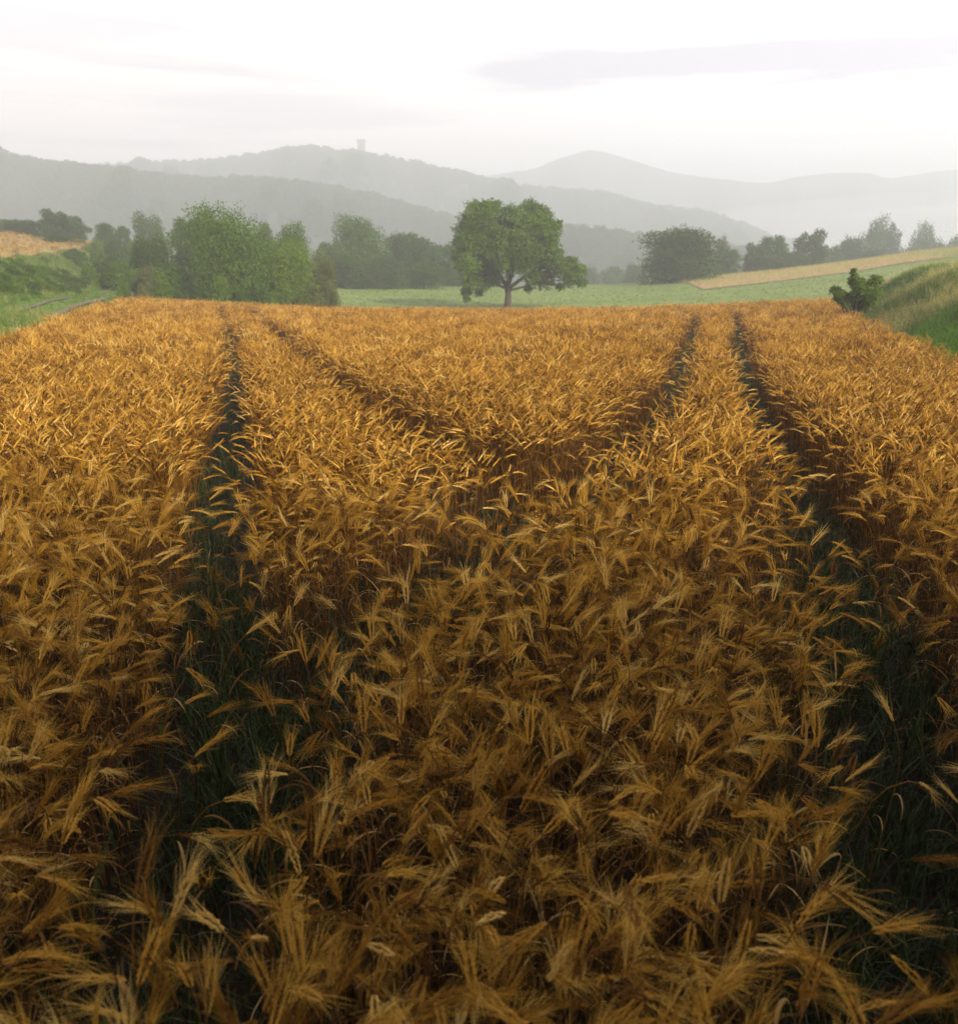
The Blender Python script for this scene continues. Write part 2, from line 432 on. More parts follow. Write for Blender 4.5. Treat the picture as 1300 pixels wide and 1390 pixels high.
P, h, q = crop(14, 56, 18, mg=3); pos.append(np.stack([P[:, 0], P[:, 1], H(P[:, 0], P[:, 1])], 1)); rr = rots(P, q); rr[:, 2] = rng.uniform(0, 6.28, len(P)); rr[:, :2] *= .6; rot.append(rr); scl.append(h); idx.append(rng.choice(names['far'], len(P)))
U = np.stack([rng.uniform(-75, -18, 30000), rng.uniform(34, 108, 30000)], 1)
_bt = left_edge(U[:, 1]) - 8.7 - .3 * np.sin(U[:, 1])
U = U[(U[:, 0] < _bt) & (U[:, 0] > _bt - np.interp(U[:, 1], [34, 108], [14, 30])) & (U[:, 0] > -.62 * U[:, 1])][:9000]; n = len(U)
pos.append(np.stack([U[:, 0], U[:, 1], H(U[:, 0], U[:, 1])], 1)); rot.append(np.stack([np.zeros(n), np.zeros(n), rng.uniform(0, 6.28, n)], 1)); scl.append(rng.uniform(.6, .8, n)); idx.append(np.where(rng.random(n) < .45, rng.choice(names['far'], n), rng.choice(names['dry'], n)))
print('wheat instances', n)
pos, rot, scl, idx = (np.concatenate(a) for a in (pos, rot, scl, idx))
tag(scatter('wheat_crop', pos, rot, scl, idx), 'dense golden ripe wheat filling the field between the dark wheel tracks', 'wheat', kind='stuff')

# single stalks: wheat_stalk > stem, ear (> awns), leaf
part_mesh = []
for parts in NEARV:
    ms = [p.mesh(n, m) for p, n, m in zip(parts[:3], ('stem', 'ear', 'awns'), PM)]
    lf = parts[3]; ends = lf.starts[1:] + [len(lf.v)]
    for a, b in zip(lf.starts, ends):
        o = MB(); o.v = lf.v[a:b]; o.f = [tuple(i - a for i in f) for f in lf.f if a <= f[0] < b]; o.m = [0] * len(o.f)
        ms.append(o.mesh('leaf', [PM[3]]))
    part_mesh.append(ms)
def stalk_label(nod, X, Y, q):   # kept under 16 words
    form = 'upright ear' if nod < 40 else 'leaning ear' if nod < 72 else 'nodding ear' if nod < 98 else 'hanging ear'
    pl = on_rut_x(1, Y); pr = on_rut_x(0, Y)
    strip = 'left of both wheel tracks' if X < pl else 'right of the right wheel track' if X > pr else \
        ('left in the middle strip' if X < (pl * 2 + pr) / 3 else 'right in the middle strip' if X > (pl + 2 * pr) / 3 else 'centred in the middle strip')
    row = 'in front,' if Y < 1.5 else 'second row,'
    edge = ' beside it' if X < pl or X > pr else ' by a track' if q < 1.9 else ''
    return 'golden wheat stalk, %s, %s %s%s' % (form, row, strip, edge)
def on_rut_x(i, Y):
    pl = RUTS[i][0]; o = np.argsort(pl[:, 1]); return float(np.interp(Y, pl[o, 1], pl[o, 0]))
protos = {}
for i in order:
    v = names['near'].index(int(in_[i]))
    lab = stalk_label(NODS[v], Pn[i, 0], Pn[i, 1], qn[i])
    if v not in protos:
        root = empty('wheat_stalk', (0, 0, 0)); ms = part_mesh[v]
        st = link('stem', ms[0], root); er = link('ear', ms[1], root); aw = link('awns', ms[2], er)
        protos[v] = (root, st, er, aw, [link('leaf', m_, root) for m_ in ms[3:]])
    else:
        a = protos[v]; root = a[0].copy(); col.objects.link(root)
        st = a[1].copy(); er = a[2].copy(); aw = a[3].copy(); lv = [l.copy() for l in a[4]]
        for c in (st, er, aw, *lv): col.objects.link(c)
        st.parent = er.parent = root; aw.parent = er
        for l in lv: l.parent = root
    root.location = (Pn[i, 0], Pn[i, 1], zn[i]); root.rotation_euler = tuple(rn[i]); s = float(hn[i]); root.scale = (s, s, s)
    tag(root, lab, 'wheat stalk', 'single wheat stalks in the foreground')

# green undergrowth in the wheel tracks
wp = []
for (pl, w, s), dn in zip(RUTS, (60, 64, 34, 12, 12, 6, 2, 2)):
    for a, b in zip(pl[:-1], pl[1:]):
        L = np.linalg.norm(b - a); n = int(L * dn * (1 if min(a[1], b[1]) < 8 else .5))
        t = rng.random(n); wp.append(a + t[:, None] * (b - a) + rng.normal(0, w * .75, (n, 2)))
wp = np.concatenate(wp); wp = wp[(wp[:, 1] > .9) & (wp[:, 1] < 36)]
n = len(wp)
tag(scatter('green_grass', np.stack([wp[:, 0], wp[:, 1], H(wp[:, 0], wp[:, 1])], 1), np.stack([rng.normal(0, .15, n), rng.normal(0, .15, n), rng.uniform(0, 6.28, n)], 1), rng.uniform(.5, 1.05, n) * np.where(wp[:, 1] > 5, .55, .85), rng.choice(names['weed'], n)),
    'dark green grass and unripe stalks growing in the wheel tracks', 'grass', kind='stuff')

# ---------------------------------------------------------------- ground sheets
def sheet(name, xs_of, ys, nx, m, dz=0.0, kind='structure'):
    vs, fs = [], []
    for y in ys:
        x0, x1 = xs_of(y)
        x = np.linspace(x0, x1, nx); z = H(x, np.full(nx, y)) + dz
        vs += [(float(a), float(y), float(b)) for a, b in zip(x, z)]
    for j in range(len(ys) - 1):
        for i in range(nx - 1): fs.append((j * nx + i, j * nx + i + 1, (j + 1) * nx + i + 1, (j + 1) * nx + i))
    mb = MB(); mb.v = vs; mb.f = fs; mb.m = [0] * len(fs)
    o = link(name, mb.mesh(name, [m], True)); tag(o, kind=kind); return o
def geo(a, b, n): return list(a + (b - a) * (np.linspace(0, 1, n) ** 2.2))
ys = list(np.arange(-40, 0, 4)) + list(np.arange(0, 60, 1.0)) + list(np.arange(60, 180, 2.5)) + geo(180, 2200, 50)
sheet('ground', lambda y: (-(60 + .9 * max(y, 0)), 60 + .9 * max(y, 0)), ys, 241, M['turf'])
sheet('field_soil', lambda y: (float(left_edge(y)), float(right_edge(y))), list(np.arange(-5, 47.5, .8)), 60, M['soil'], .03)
def yline(pts): return lambda x: float(np.interp(x, [p[0] for p in pts], [p[1] for p in pts]))
sheet('meadow', lambda y: (-18.5 - (y - 47) * .22, float(np.interp(y, [47, 60, 90, 118], [24, 34, 60, 75]))), list(np.arange(47.6, 118, 1.4)), 90, M['meadow'], .05)
# strip of cereal on the slope right of the meadow, beyond the green
lo = [hit(x, y, 60) for x, y in ((955, 394), (1010, 388), (1080, 380), (1150, 371), (1215, 360), (1285, 350))]
hi = [(x * 1.0 + 3, y + 26) for x, y in lo]
def quad_sheet(name, A, B, m, dz, n=24, k=8, closed_kind='structure'):
    vs, fs = [], []
    ta = np.linspace(0, len(A) - 1, n)
    for t in ta:
        a = [np.interp(t, range(len(A)), [p[q] for p in A]) for q in (0, 1)]; b = [np.interp(t, range(len(B)), [p[q] for p in B]) for q in (0, 1)]
        for j in range(k):
            f = j / (k - 1); x, y = a[0] + (b[0] - a[0]) * f, a[1] + (b[1] - a[1]) * f; vs.append((x, y, Hs(x, y) + dz))
    for i in range(n - 1):
        for j in range(k - 1): fs.append((i * k + j, i * k + j + 1, (i + 1) * k + j + 1, (i + 1) * k + j))
    mb = MB(); mb.v = vs; mb.f = fs; mb.m = [0] * len(fs); o = link(name, mb.mesh(name, [m], True)); tag(o, kind=closed_kind); return o
print('strip', lo, hi)
quad_sheet('far_cereal_field', lo, hi, M['cereal'], .12)
# upper cereal field on top of the left bank
def bank_top(y): return float(left_edge(y)) - float(np.interp(y, [0, 30, 60, 90], [5.0, 4.8, 4.7, 4.5])) - 4.5
quad_sheet('upper_cereal_field', [(bank_top(y), y) for y in (28, 40, 55, 75, 112)], [(bank_top(y) - 60, y) for y in (28, 40, 55, 75, 112)], M['cereal'], .25, 40, 30)
# dirt track: two ruts
TRK = [(-18.3, 36), (-20.0, 42), (-22.2, 51), (-24.5, 60), (-27.5, 70)]
for off in (-.75, .75):
    quad_sheet('dirt_track', [(x + off - .13, y) for x, y in TRK], [(x + off + .13, y) for x, y in TRK], M['dirt'], .05, 60, 3)

# ---------------------------------------------------------------- verge and bank grass
def region(n, x0, x1, y0, y1, test):
    P = np.stack([rng.uniform(x0, x1, n), rng.uniform(y0, y1, n)], 1)
    m = test(P) & (np.abs(P[:, 0]) < .66 * P[:, 1] + 4); return P[m]
def trk_d(P):
    d = np.full(len(P), 9e9)
    for off in (-.75, .75):
        T = np.array(TRK) + [off, 0]
        for a, b in zip(T[:-1], T[1:]): d = np.minimum(d, seg_dist(P, a, b))
    return d
GL = region(90000, -50, -8, 12, 85, lambda P: (P[:, 0] < left_edge(P[:, 1]) + .1) & (P[:, 0] > left_edge(P[:, 1]) - np.interp(P[:, 1], [0, 30, 60, 90], [5.0, 4.8, 4.7, 4.5]) - 6.4) & (trk_d(P) > .2))
GR = region(60000, 6, 40, 9, 58, lambda P: (P[:, 0] > right_edge(P[:, 1]) - .1) & (P[:, 0] < right_edge(P[:, 1]) + 9))
GE = region(5000, -24, 24, 46, 52, lambda P: P[:, 1] > far_edge(P[:, 0]))
def drynoise(P): return wob(P, .5)
dl = -GL[:, 0] + left_edge(GL[:, 1])
P = np.concatenate([GL, GR, GE]); isR = np.r_[np.zeros(len(GL), bool), np.ones(len(GR), bool), np.zeros(len(GE), bool)]
near_crop = np.r_[np.zeros(len(GL)), np.clip(GR[:, 0] - right_edge(GR[:, 1]), 0, 9), np.zeros(len(GE))]
pdry = np.where(isR, .17 + .28 * drynoise(P) - .5 * (near_crop < 1.0) * (P[:, 1] < 24), .05 + .05 * drynoise(P))
isdry = rng.random(len(P)) < pdry
idxs = np.where(isdry, rng.choice(names['dry'], len(P)), rng.choice(names['grass'], len(P)))
islush = isR & ~isdry & (near_crop < 2.6 + .8 * drynoise(P)) & (P[:, 1] < 25)
idxs = np.where(islush, rng.choice(names['lush'], len(P)), idxs)
sc0 = np.where(isdry, .62, .85) * rng.uniform(.7, 1.25, len(P)) * np.r_[np.where(trk_d(GL) < 1.0, .3, .9), np.ones(len(GR)), np.full(len(GE), .6)]
n = len(P)
tag(scatter('grass', np.stack([P[:, 0], P[:, 1], H(P[:, 0], P[:, 1])], 1), np.stack([rng.normal(0, .15, n), rng.normal(0, .15, n), rng.uniform(0, 6.28, n)], 1), sc0, idxs),
    'rough green and seeding grass on the verges and banks beside the wheat', 'grass', kind='stuff')
print('grass', n)

SP = region(60000, 15, 75, 78, 124, lambda P: (P[:, 1] > np.interp(P[:, 0], [p[0] for p in lo], [p[1] for p in lo])) & (P[:, 0] > lo[0][0] + 1) & (P[:, 1] < np.interp(P[:, 0], [p[0] for p in lo], [p[1] for p in lo]) + 26))[:9000]; n = len(SP)
tag(scatter('far_cereal', np.stack([SP[:, 0], SP[:, 1], H(SP[:, 0], SP[:, 1])], 1), np.stack([np.zeros(n), np.zeros(n), rng.uniform(0, 6.28, n)], 1), rng.uniform(.45, .7, n), rng.choice(names['dry'], n)), 'pale tan cereal growing on the far slope beyond the green meadow', 'cereal', kind='stuff')
MP = region(60000, -20, 60, 48, 116, lambda P: (P[:, 0] > -18 - (P[:, 1] - 47) * .22) & (P[:, 1] < np.interp(P[:, 0], [0, 21] + [p[0] for p in lo], [116, 100] + [p[1] for p in lo])))[:16000]; n = len(MP)
tag(scatter('meadow_grass', np.stack([MP[:, 0], MP[:, 1], H(MP[:, 0], MP[:, 1])], 1), np.stack([np.zeros(n), np.zeros(n), rng.uniform(0, 6.28, n)], 1), rng.uniform(.35, .6, n), rng.choice(names['grass'], n)), 'short green meadow grass around the lone walnut tree', 'grass', kind='stuff')

# ---------------------------------------------------------------- trees
def leafmesh(name, blobs, n, size, m, r, squash=.95, flat=.35):
    """crown: many small leaf faces through a set of overlapping clumps"""
    B = np.array([(b[0], b[1], b[2], b[3]) for b in blobs]); w = B[:, 3] ** 2; w = w / w.sum()
    g = np.random.default_rng(r.randrange(10 ** 6))
    k = g.choice(len(B), n, p=w); d = g.normal(0, 1, (n, 3)); d /= np.linalg.norm(d, axis=1)[:, None]
    d[:, 2] = np.where((d[:, 2] < -.5) & (g.random(n) < .6), -d[:, 2], d[:, 2])
    rad = np.where(g.random(n) < .8, g.uniform(.72, 1.08, n), g.uniform(.2, .8, n))
    # a lumpy surface: radius varies with direction
    lump = 1 + .20 * np.sin(d[:, 0] * 7 + k * 1.7) * np.sin(d[:, 1] * 6 + k * 2.3) + .12 * np.sin(d[:, 2] * 11 + k)
    C = B[k, :3] + d * (B[k, 3] * rad * lump)[:, None] * [1, 1, squash] + g.normal(0, .06, (n, 3)) * B[k, 3][:, None]
    nrm = d + g.normal(0, .75, (n, 3)); nrm[:, 2] += .25; nrm /= np.linalg.norm(nrm, axis=1)[:, None]
    t = np.cross(nrm, g.normal(0, 1, (n, 3))); t /= np.linalg.norm(t, axis=1)[:, None]; b = np.cross(nrm, t)
    s = size * g.uniform(.6, 1.35, n)
    l = s[:, None] * t; q = (s * .55)[:, None] * b
    V = np.empty((n, 4, 3)); V[:, 0] = C - l; V[:, 1] = C - q; V[:, 2] = C + l - nrm * (s * .25)[:, None]; V[:, 3] = C + q
    me = bpy.data.meshes.new(name); me.vertices.add(4 * n); me.vertices.foreach_set('co', V.astype(np.float32).ravel())
    me.loops.add(4 * n); me.loops.foreach_set('vertex_index', np.arange(4 * n, dtype=np.int32))
    me.polygons.add(n); me.polygons.foreach_set('loop_start', np.arange(0, 4 * n, 4, dtype=np.int32))
    me.update(calc_edges=True); me.validate(); me.materials.append(m); return me
def limb(mb, a, b, ra, rb, r, n=6, seg=5, sag=.12):
    a, b = Vector(a), Vector(b); L = (b - a).length; off = rv(r) * L * sag
    pts = [a.lerp(b, t) + off * math.sin(math.pi * t) + Vector((0, 0, L * .10 * math.sin(math.pi * t))) for t in [i / seg for i in range(seg + 1)]]
    tube(mb, pts, [ra + (rb - ra) * i / seg for i in range(seg + 1)], n)
def trunk_mesh(blobs, h0, rad, r, fork=.25):
    mb = MB(); fk = Vector((r.uniform(-.1, .1), r.uniform(-.1, .1), h0))
    tube(mb, [(0, 0, -.3), (0, 0, 0), (.02, 0, h0 * .4), fk], [rad * 1.6, rad * 1.3, rad, rad * .9], 9)
    top = max(b[2] for b in blobs); cx = sum(b[0] for b in blobs) / len(blobs); cy = sum(b[1] for b in blobs) / len(blobs)
    ms = []
    for q in range(4):
        a = q * 1.57 + r.uniform(-.4, .4); sp = max(abs(b[0]) for b in blobs) * .4
        e = Vector((math.cos(a) * sp, math.sin(a) * sp, h0 + (top - h0) * r.uniform(.4, .6))); limb(mb, fk, e, rad * .62, rad * .3, r, 7); ms.append(e)
    for b in blobs:
        c = Vector(b[:3]); e = min(ms, key=lambda m_: (m_ - c).length); st = fk.lerp(e, r.uniform(.5, 1.0)); limb(mb, st, c, rad * .26, rad * .06, r, 5, 4)
        for _ in range(2):
            limb(mb, c.lerp(st, .3), c + rv(r) * b[3] * .8, rad * .08, rad * .02, r, 3, 2)
    return mb.mesh('trunk', [M['bark']], True)
def crown_blobs(r, w, h, h0, n, skew=0.0, lobes=.30):
    """clumps filling a broad domed crown of width w between heights h0 and h"""
    out = []
    for i in range(n):
        t = (i + .5) / n; z = h0 + (h - h0) * (.06 + .82 * t)
        u = (z - h0) / (h - h0)
        prof = math.sin(math.pi * min(1, (.30 + .60 * u))) ** .6
        a = i * 2.4 + r.uniform(-.5, .5); rad = w / 2 * prof * math.sqrt(r.uniform(.05, .62))
        br = w * lobes * r.uniform(.5, .95) * (.7 + .3 * prof)
        out.append((math.cos(a) * rad + skew * u, math.sin(a) * rad, z - br * .25, br * .95))
    return out
PROTO = {}
def proto(kind, seed, w, h, h0, n, nl, size, m, rad=.22, lobes=.3, skew=0):
    r = random.Random(seed); bl = crown_blobs(r, w, h, h0, n, skew, lobes)
    PROTO[kind] = (leafmesh('crown', bl, nl, size, m, r), trunk_mesh(bl, h0 * .9, rad, r), h, w)
proto('oak', 11, 8.5, 8, .7, 27, 26000, .115, M['leaf'], .25)
proto('oak_b', 12, 9.0, 8, .8, 33, 30000, .105, M['leaf_bright'], .25)
proto('round', 13, 8.0, 8, .3, 30, 30000, .13, M['leaf_dark'], .22)
proto('tall', 14, 6.0, 9, .8, 24, 12000, .15, M['leaf_dark'], .18)
proto('loose', 15, 7.5, 8, 2.0, 12, 8000, .14, M['leaf_dark'], .16, .26)
proto('ash', 16, 6.5, 8.5, 1.0, 21, 11000, .15, M['leaf'], .16, .27)
proto('olive', 17, 7.5, 7.5, .3, 20, 18000, .11, M['leaf_olive'], .15)
def bushproto(kind, seed, m, n=9, nl=8000, size=.045):
    r = random.Random(seed); bl = []
    for i in range(n):
        a = r.uniform(0, 6.28); d = r.uniform(0, .75); bl.append((math.cos(a) * d, math.sin(a) * d, r.uniform(.15, .75) * (1.1 - d * .6), r.uniform(.28, .5)))
    mb = MB()
    for b in bl: limb(mb, (r.uniform(-.15, .15), r.uniform(-.15, .15), -.1), b[:3], .03, .008, r, 4, 4)
    PROTO[kind] = (leafmesh('foliage', bl, nl, size, m, r), mb.mesh('stem', [M['bark']], True), 1.15, 2.2)
bushproto('bush_a', 21, M['leaf_bright']); bushproto('bush_b', 22, M['leaf_dark']); bushproto('bush_c', 23, M['leaf_olive']); bushproto('bush_d', 24, M['leaf'])
first = {}
def put(kind, name, x, y, hgt, wid, label, cat, group=None, rz=0.0, z=None, sink=.1):
    cm, tm, h, w = PROTO[kind]
    root = empty(name, (x, y, (Hs(x, y) if z is None else z) - sink), rz, (wid / w, wid / w, hgt / h))
    link('trunk' if 'bush' not in name and 'shrub' not in name else 'stem', tm, root); link('crown' if 'bush' not in name and 'shrub' not in name else 'foliage', cm, root)
    tag(root, label, cat, group); return root
def tree(kind, px, ytop, wpx, Y, label, ybase=None, rz=None, name='tree'):
    x = ray(px, 380).x * Y; zg = Hs(x, Y); top = at(px, ytop, Y).z; wid = wpx / F * Y * .965
    put(kind, name, x, Y, top - zg + .1, wid, label, 'tree' if name == 'tree' else 'bush', TG if name == 'tree' else BG, rz if rz is not None else (px * 1.7) % 6.28)
TG = 'trees standing around and beyond the fields'; BG = 'bushes along the hedges and banks'
T = [
 # left skyline group on the upper field's far edge
 ('ash', 12, 296, 46, 105, 'small hazy tree cut by the left edge of the photo above the upper field'),
 ('round', 38, 297, 50, 100, 'low rounded hazy tree above the upper left field, second from the left edge'),
 ('tall', 84, 281, 44, 102, 'tallest hazy tree above the upper left field'),
 ('ash', 108, 291, 44, 106, 'hazy tree leaning against the right side of the tallest one above the upper field'),
 ('round', 150, 301, 28, 108, 'small round grey green tree on the skyline right of the upper left field'),
 ('ash', 172, 304, 26, 112, 'narrow small tree just right of the small round one on the left skyline'),
 ('loose', 208, 289, 50, 112, 'pale feathery tree rising behind the dark round bush left of the big green tree'),
 # the big group left
 ('round', 210, 318, 62, 66, 'dark rounded low tree just left of the big bright green tree'),
 ('ash', 262, 289, 58, 78, 'upright tree half hidden behind the left shoulder of the big green tree'),
 ('oak', 286, 288, 50, 72, 'tree whose top shows just left of the big green tree summit'),
 ('oak_b', 312, 284, 118, 57, 'biggest bright green tree at the left end of the field'),
 ('loose', 362, 303, 44, 84, 'thin hazy tree between the big green tree and the rounded one to its right'),
 ('oak', 396, 305, 62, 66, 'green tree with domed top right of the big green tree'),
 ('oak_b', 392, 330, 90, 58, 'wide low green tree in front of the domed one'),
 ('olive', 440, 346, 42, 60, 'small yellowish green tree at the right end of the left group by the meadow'),
 # hazy row behind the meadow
 ('ash', 452, 325, 50, 104, 'hazy low tree behind the meadow left of the dark spreading tree'),
 ('oak', 486, 294, 86, 108, 'dark spreading tree behind the meadow left of the lone walnut'),
 ('round', 474, 342, 60, 99, 'lower rounded tree in front of the dark spreading one'),
 ('round', 545, 314, 56, 112, 'hazy rounded tree directly right of the dark spreading tree'),
 ('tall', 572, 314, 54, 114, 'taller hazy tree in the row behind the meadow'),
 ('ash', 600, 328, 50, 118, 'hazy tree just left of the lone walnut crown'),
 ('round', 520, 345, 60, 102, 'low broad tree at the meadow edge below the hazy row'),
 ('ash', 575, 352, 60, 105, 'low bushy tree at the meadow edge right of the broad one'),
 ('round', 615, 355, 50, 122, 'low hazy tree partly behind the left side of the walnut'),
 ('round', 650, 352, 60, 135, 'pale tree seen beneath the walnut crown'),
 ('round', 790, 360, 62, 190, 'very pale low tree just right of the walnut behind the meadow'),
 ('ash', 835, 358, 56, 195, 'very pale low tree midway between walnut and the large round tree'),
 ('round', 862, 356, 40, 175, 'pale tree touching the left side of the large round tree'),
 # right group
 ('round', 922, 307, 112, 104, 'large rounded dark tree right of the walnut across the meadow'),
 ('ash', 985, 335, 40, 120, 'small hazy tree tucked behind the right side of the large round tree'),
 ('loose', 977, 322, 24, 150, 'thin pale treetop poking up right of the large round tree'),
 ('tall', 1022, 327, 32, 125, 'slim hazy tree beyond the brown strip, first right of the gap'),
 ('ash', 1046, 316, 50, 128, 'hazy tree with open crown above the brown strip'),
 ('round', 1036, 345, 62, 122, 'low dark tree mass right behind the thin end of the brown strip'),
 ('tall', 1094, 309, 50, 132, 'tallest hazy tree beyond the middle of the brown strip'),
 ('round', 1072, 342, 52, 128, 'low hazy tree below the tallest one beyond the brown strip'),
 ('ash', 1122, 328, 40, 150, 'pale tree right of the tallest hazy tree beyond the brown strip'),
 ('round', 1152, 318, 44, 165, 'grey tree left of the pale tall pair at right'),
 ('oak', 1182, 297, 42, 195, 'pale tall tree, left one of the faded pair at right'),
 ('tall', 1204, 298, 30, 200, 'pale slim tree, right one of the faded pair at right'),
 ('round', 1178, 335, 60, 160, 'low faded tree below the pale tall pair'),
 ('oak', 1246, 305, 42, 205, 'faded rounded tree near the right edge of the skyline'),
 ('round', 1262, 325, 60, 190, 'low faded tree mass under the rounded one near the right edge'),
 ('ash', 1293, 313, 36, 210, 'faintest tree cut by the right edge of the photo'),
 ('round', 1225, 332, 50, 185, 'faded low tree between the pale pair and the rounded tree at right'),
]
for t in T: tree(*t)
# hedge along the skyline left and shrubs below the trees
BU = []
def bush(kind, px, ytop, wpx, Y, label, name='bush'): tree(kind, px, ytop, wpx, Y, label, name=name)
rb = random.Random(5)
for i, px in enumerate((5, 30, 58, 84, 112, 138, 160, 182)):
    bush(['bush_b', 'bush_d', 'bush_a'][i % 3], px, 316 + rb.uniform(-5, 5) + i * 1.2, 42, 92 + rb.uniform(-4, 6), 'hazy hedge bush on the far edge of the upper left field below the skyline trees')
for px, yt, w, Y, k, lab in (
 (104, 337, 40, 74, 'bush_b', 'first hedge bush on the brow of the left bank below the cereal'),
 (132, 340, 44, 74, 'bush_d', 'second hedge bush on the brow of the left bank'),
 (160, 343, 46, 73, 'bush_b', 'third hedge bush on the brow of the left bank'),
 (186, 347, 42, 70, 'bush_d', 'last hedge bush on the brow of the left bank, nearest the big trees'),
 (122, 360, 46, 64, 'bush_a', 'bush halfway down the far end of the left bank'),
 (152, 362, 46, 65, 'bush_b', 'dark bush low on the far end of the left bank'),
 (182, 366, 40, 62, 'bush_d', 'bush at the foot of the far end of the left bank'),
 (170, 352, 54, 62, 'bush_d', 'bush at the end of the left bank where the dirt track disappears'),
 (205, 350, 56, 60, 'bush_c', 'yellowish low bush below the dark rounded tree'),
 (235, 355, 62, 56, 'bush_d', 'dense green bush at the corner of the wheat field, left of the big tree'),
 (218, 372, 50, 54, 'bush_a', 'low bush in front of the dense corner bush by the wheat edge'),
 (168, 385, 26, 53, 'bush_a', 'small lone bright green bush beside the dirt track end'),
 (192, 384, 34, 53, 'bush_c', 'small olive bush by the wheat corner right of the lone one'),
 (262, 375, 50, 54, 'bush_b', 'dark low bush below the left side of the big green tree'),
 (300, 378, 60, 53, 'bush_a', 'bush skirting the foot of the big green tree'),
 (345, 376, 54, 54, 'bush_d', 'bush at the right foot of the big green tree'),
 (382, 380, 44, 56, 'bush_a', 'bush below the wide low green tree'),
 (418, 376, 46, 57, 'bush_c', 'yellow green bush below the small yellowish tree'),
 (445, 372, 30, 58, 'bush_c', 'last small bush of the left group before the meadow')):
    bush(k, px, yt, w, Y, lab)
for i in range(110):
    Y = rb.uniform(27, 66); t0 = float(np.interp(Y, [0, 30, 60, 90], [5.0, 4.8, 4.7, 4.5])); x = float(left_edge(Y)) - t0 - rb.uniform(.3, 3.6)
    if x < -.58 * Y - 1: continue
    s = rb.uniform(.5, .95)
    put(rb.choice(['bush_a', 'bush_d', 'bush_d', 'bush_a', 'bush_b']), 'bush', x, Y, s * .75, s * 1.9, 'low bramble bush on the steep bank left of the dirt track', 'bush', 'bramble bushes on the left bank', rb.uniform(0, 6), sink=.15)
# an unseen row of trees, added behind the camera to shade the near wheat
for i in range(8):
    put(['oak', 'round', 'ash', 'oak_b'][i % 4], 'tree', -10 + i * 5.0, -7.0 + .4 * math.sin(i * 2), 7.0 + .4 * math.sin(i * 3), 10.6, 'unseen tree added behind the camera to shade the front of the field', 'tree', TG, i * 1.3)
# the lone shrub on the right edge, with upright shoots
r = random.Random(31)
def pxb(px, py, rp, Y, r, dy=1.0): p = at(px, py, Y); return (p.x, p.y + r.uniform(-dy, dy), p.z, rp / F * Y * 1.0)
def custom(name, lst, Y, pxbase, nl, size, m, label, cat, rad, dy, squash=.95, zb=None, trunkfn=None, part=('trunk', 'crown')):
    bx = ray(pxbase, 400).x * Y; zg = Hs(bx, Y) if zb is None else zb
    bl = [pxb(a, b, c, Y, r, dy) for a, b, c in lst]; bl = [(x - bx, y - Y, z - zg, q) for x, y, z, q in bl]
    root = empty(name, (bx, Y, zg)); link(part[1], leafmesh(part[1], bl, nl, size, m, r, squash), root)
    link(part[0], trunkfn(bl), root); tag(root, label, cat); return root
YS = 31.0
def shrub_stems(bl):
    mb = MB()
    for b in bl: limb(mb, (r.uniform(-.1, .1), r.uniform(-.1, .1), -.1), b[:3], .035, .008, r, 5, 4, .08)
    return mb.mesh('stem', [M['bark']], True)
custom('shrub', [(1150, 368, 4), (1153, 375, 5), (1157, 383, 8), (1170, 388, 10), (1162, 395, 12), (1180, 382, 8), (1188, 380, 6), (1138, 395, 7), (1134, 400, 5), (1145, 404, 10), (1160, 408, 12), (1175, 402, 12), (1172, 415, 10), (1148, 412, 8), (1186, 395, 8)],
       YS, 1160, 9000, .04, M['leaf_bright'], 'dark shrub with pointed shoots at the right corner of the wheat field', 'shrub', .05, .5, trunkfn=shrub_stems, part=('stem', 'foliage'))
# the lone walnut
YW = 70.0
WB = [(650, 296, 20), (668, 285, 15), (694, 291, 14), (722, 284, 15), (736, 296, 16), (638, 316, 20), (664, 312, 20), (690, 316, 20), (716, 312, 20), (740, 316, 17),
      (632, 340, 18), (655, 338, 20), (682, 335, 22), (708, 338, 22), (735, 338, 20), (748, 326, 12), (636, 362, 16), (660, 362, 18), (686, 358, 18), (712, 360, 18), (738, 358, 18), (752, 350, 12),
      (640, 382, 11), (656, 384, 12), (632, 396, 7), (633, 406, 5), (650, 398, 6), (670, 380, 10), (725, 378, 12), (742, 382, 12), (762, 368, 12), (776, 360, 12), (786, 368, 10), (772, 380, 11), (786, 384, 7), (762, 390, 6), (718, 392, 6), (622, 328, 9), (620, 350, 8), (757, 305, 7)]
def walnut_trunk(bl):
    mb = MB(); k = YW / F * .965
    tube(mb, [(0, 0, -.6), (0, 0, -.1), (0, 0, .5), (.05, .0, 1.1), (-.02, 0, 1.75)], [.5, .36, .28, .25, .26], 10)
    fk = Vector((0, 0, 1.7))
    mains = []
    for e, ra in (((-1.3, .5, 3.6), .19), ((.2, -.6, 4.2), .19), ((1.6, .3, 2.8), .17), ((-2.3, -.6, 2.6), .12), ((.7, 1.0, 4.2), .14), ((2.9, -.2, 2.3), .10), ((-.5, -1.6, 3.3), .11)):
        limb(mb, fk - Vector((0, 0, r.uniform(0, .3))), e, ra, ra * .5, r, 7, 6); mains.append((Vector(e), ra * .5))
    for b in bl:
        c = Vector(b[:3]); e, ra = min(mains, key=lambda m_: (m_[0] - c).length)
        st = fk.lerp(e, r.uniform(.6, 1)); limb(mb, st, c, ra * .7, .02, r, 5, 5)
        for _ in range(3): limb(mb, st.lerp(c, .65), c + rv(r) * b[3] * .9, .035, .01, r, 3, 3)
    return mb.mesh('trunk', [M['bark']], True)
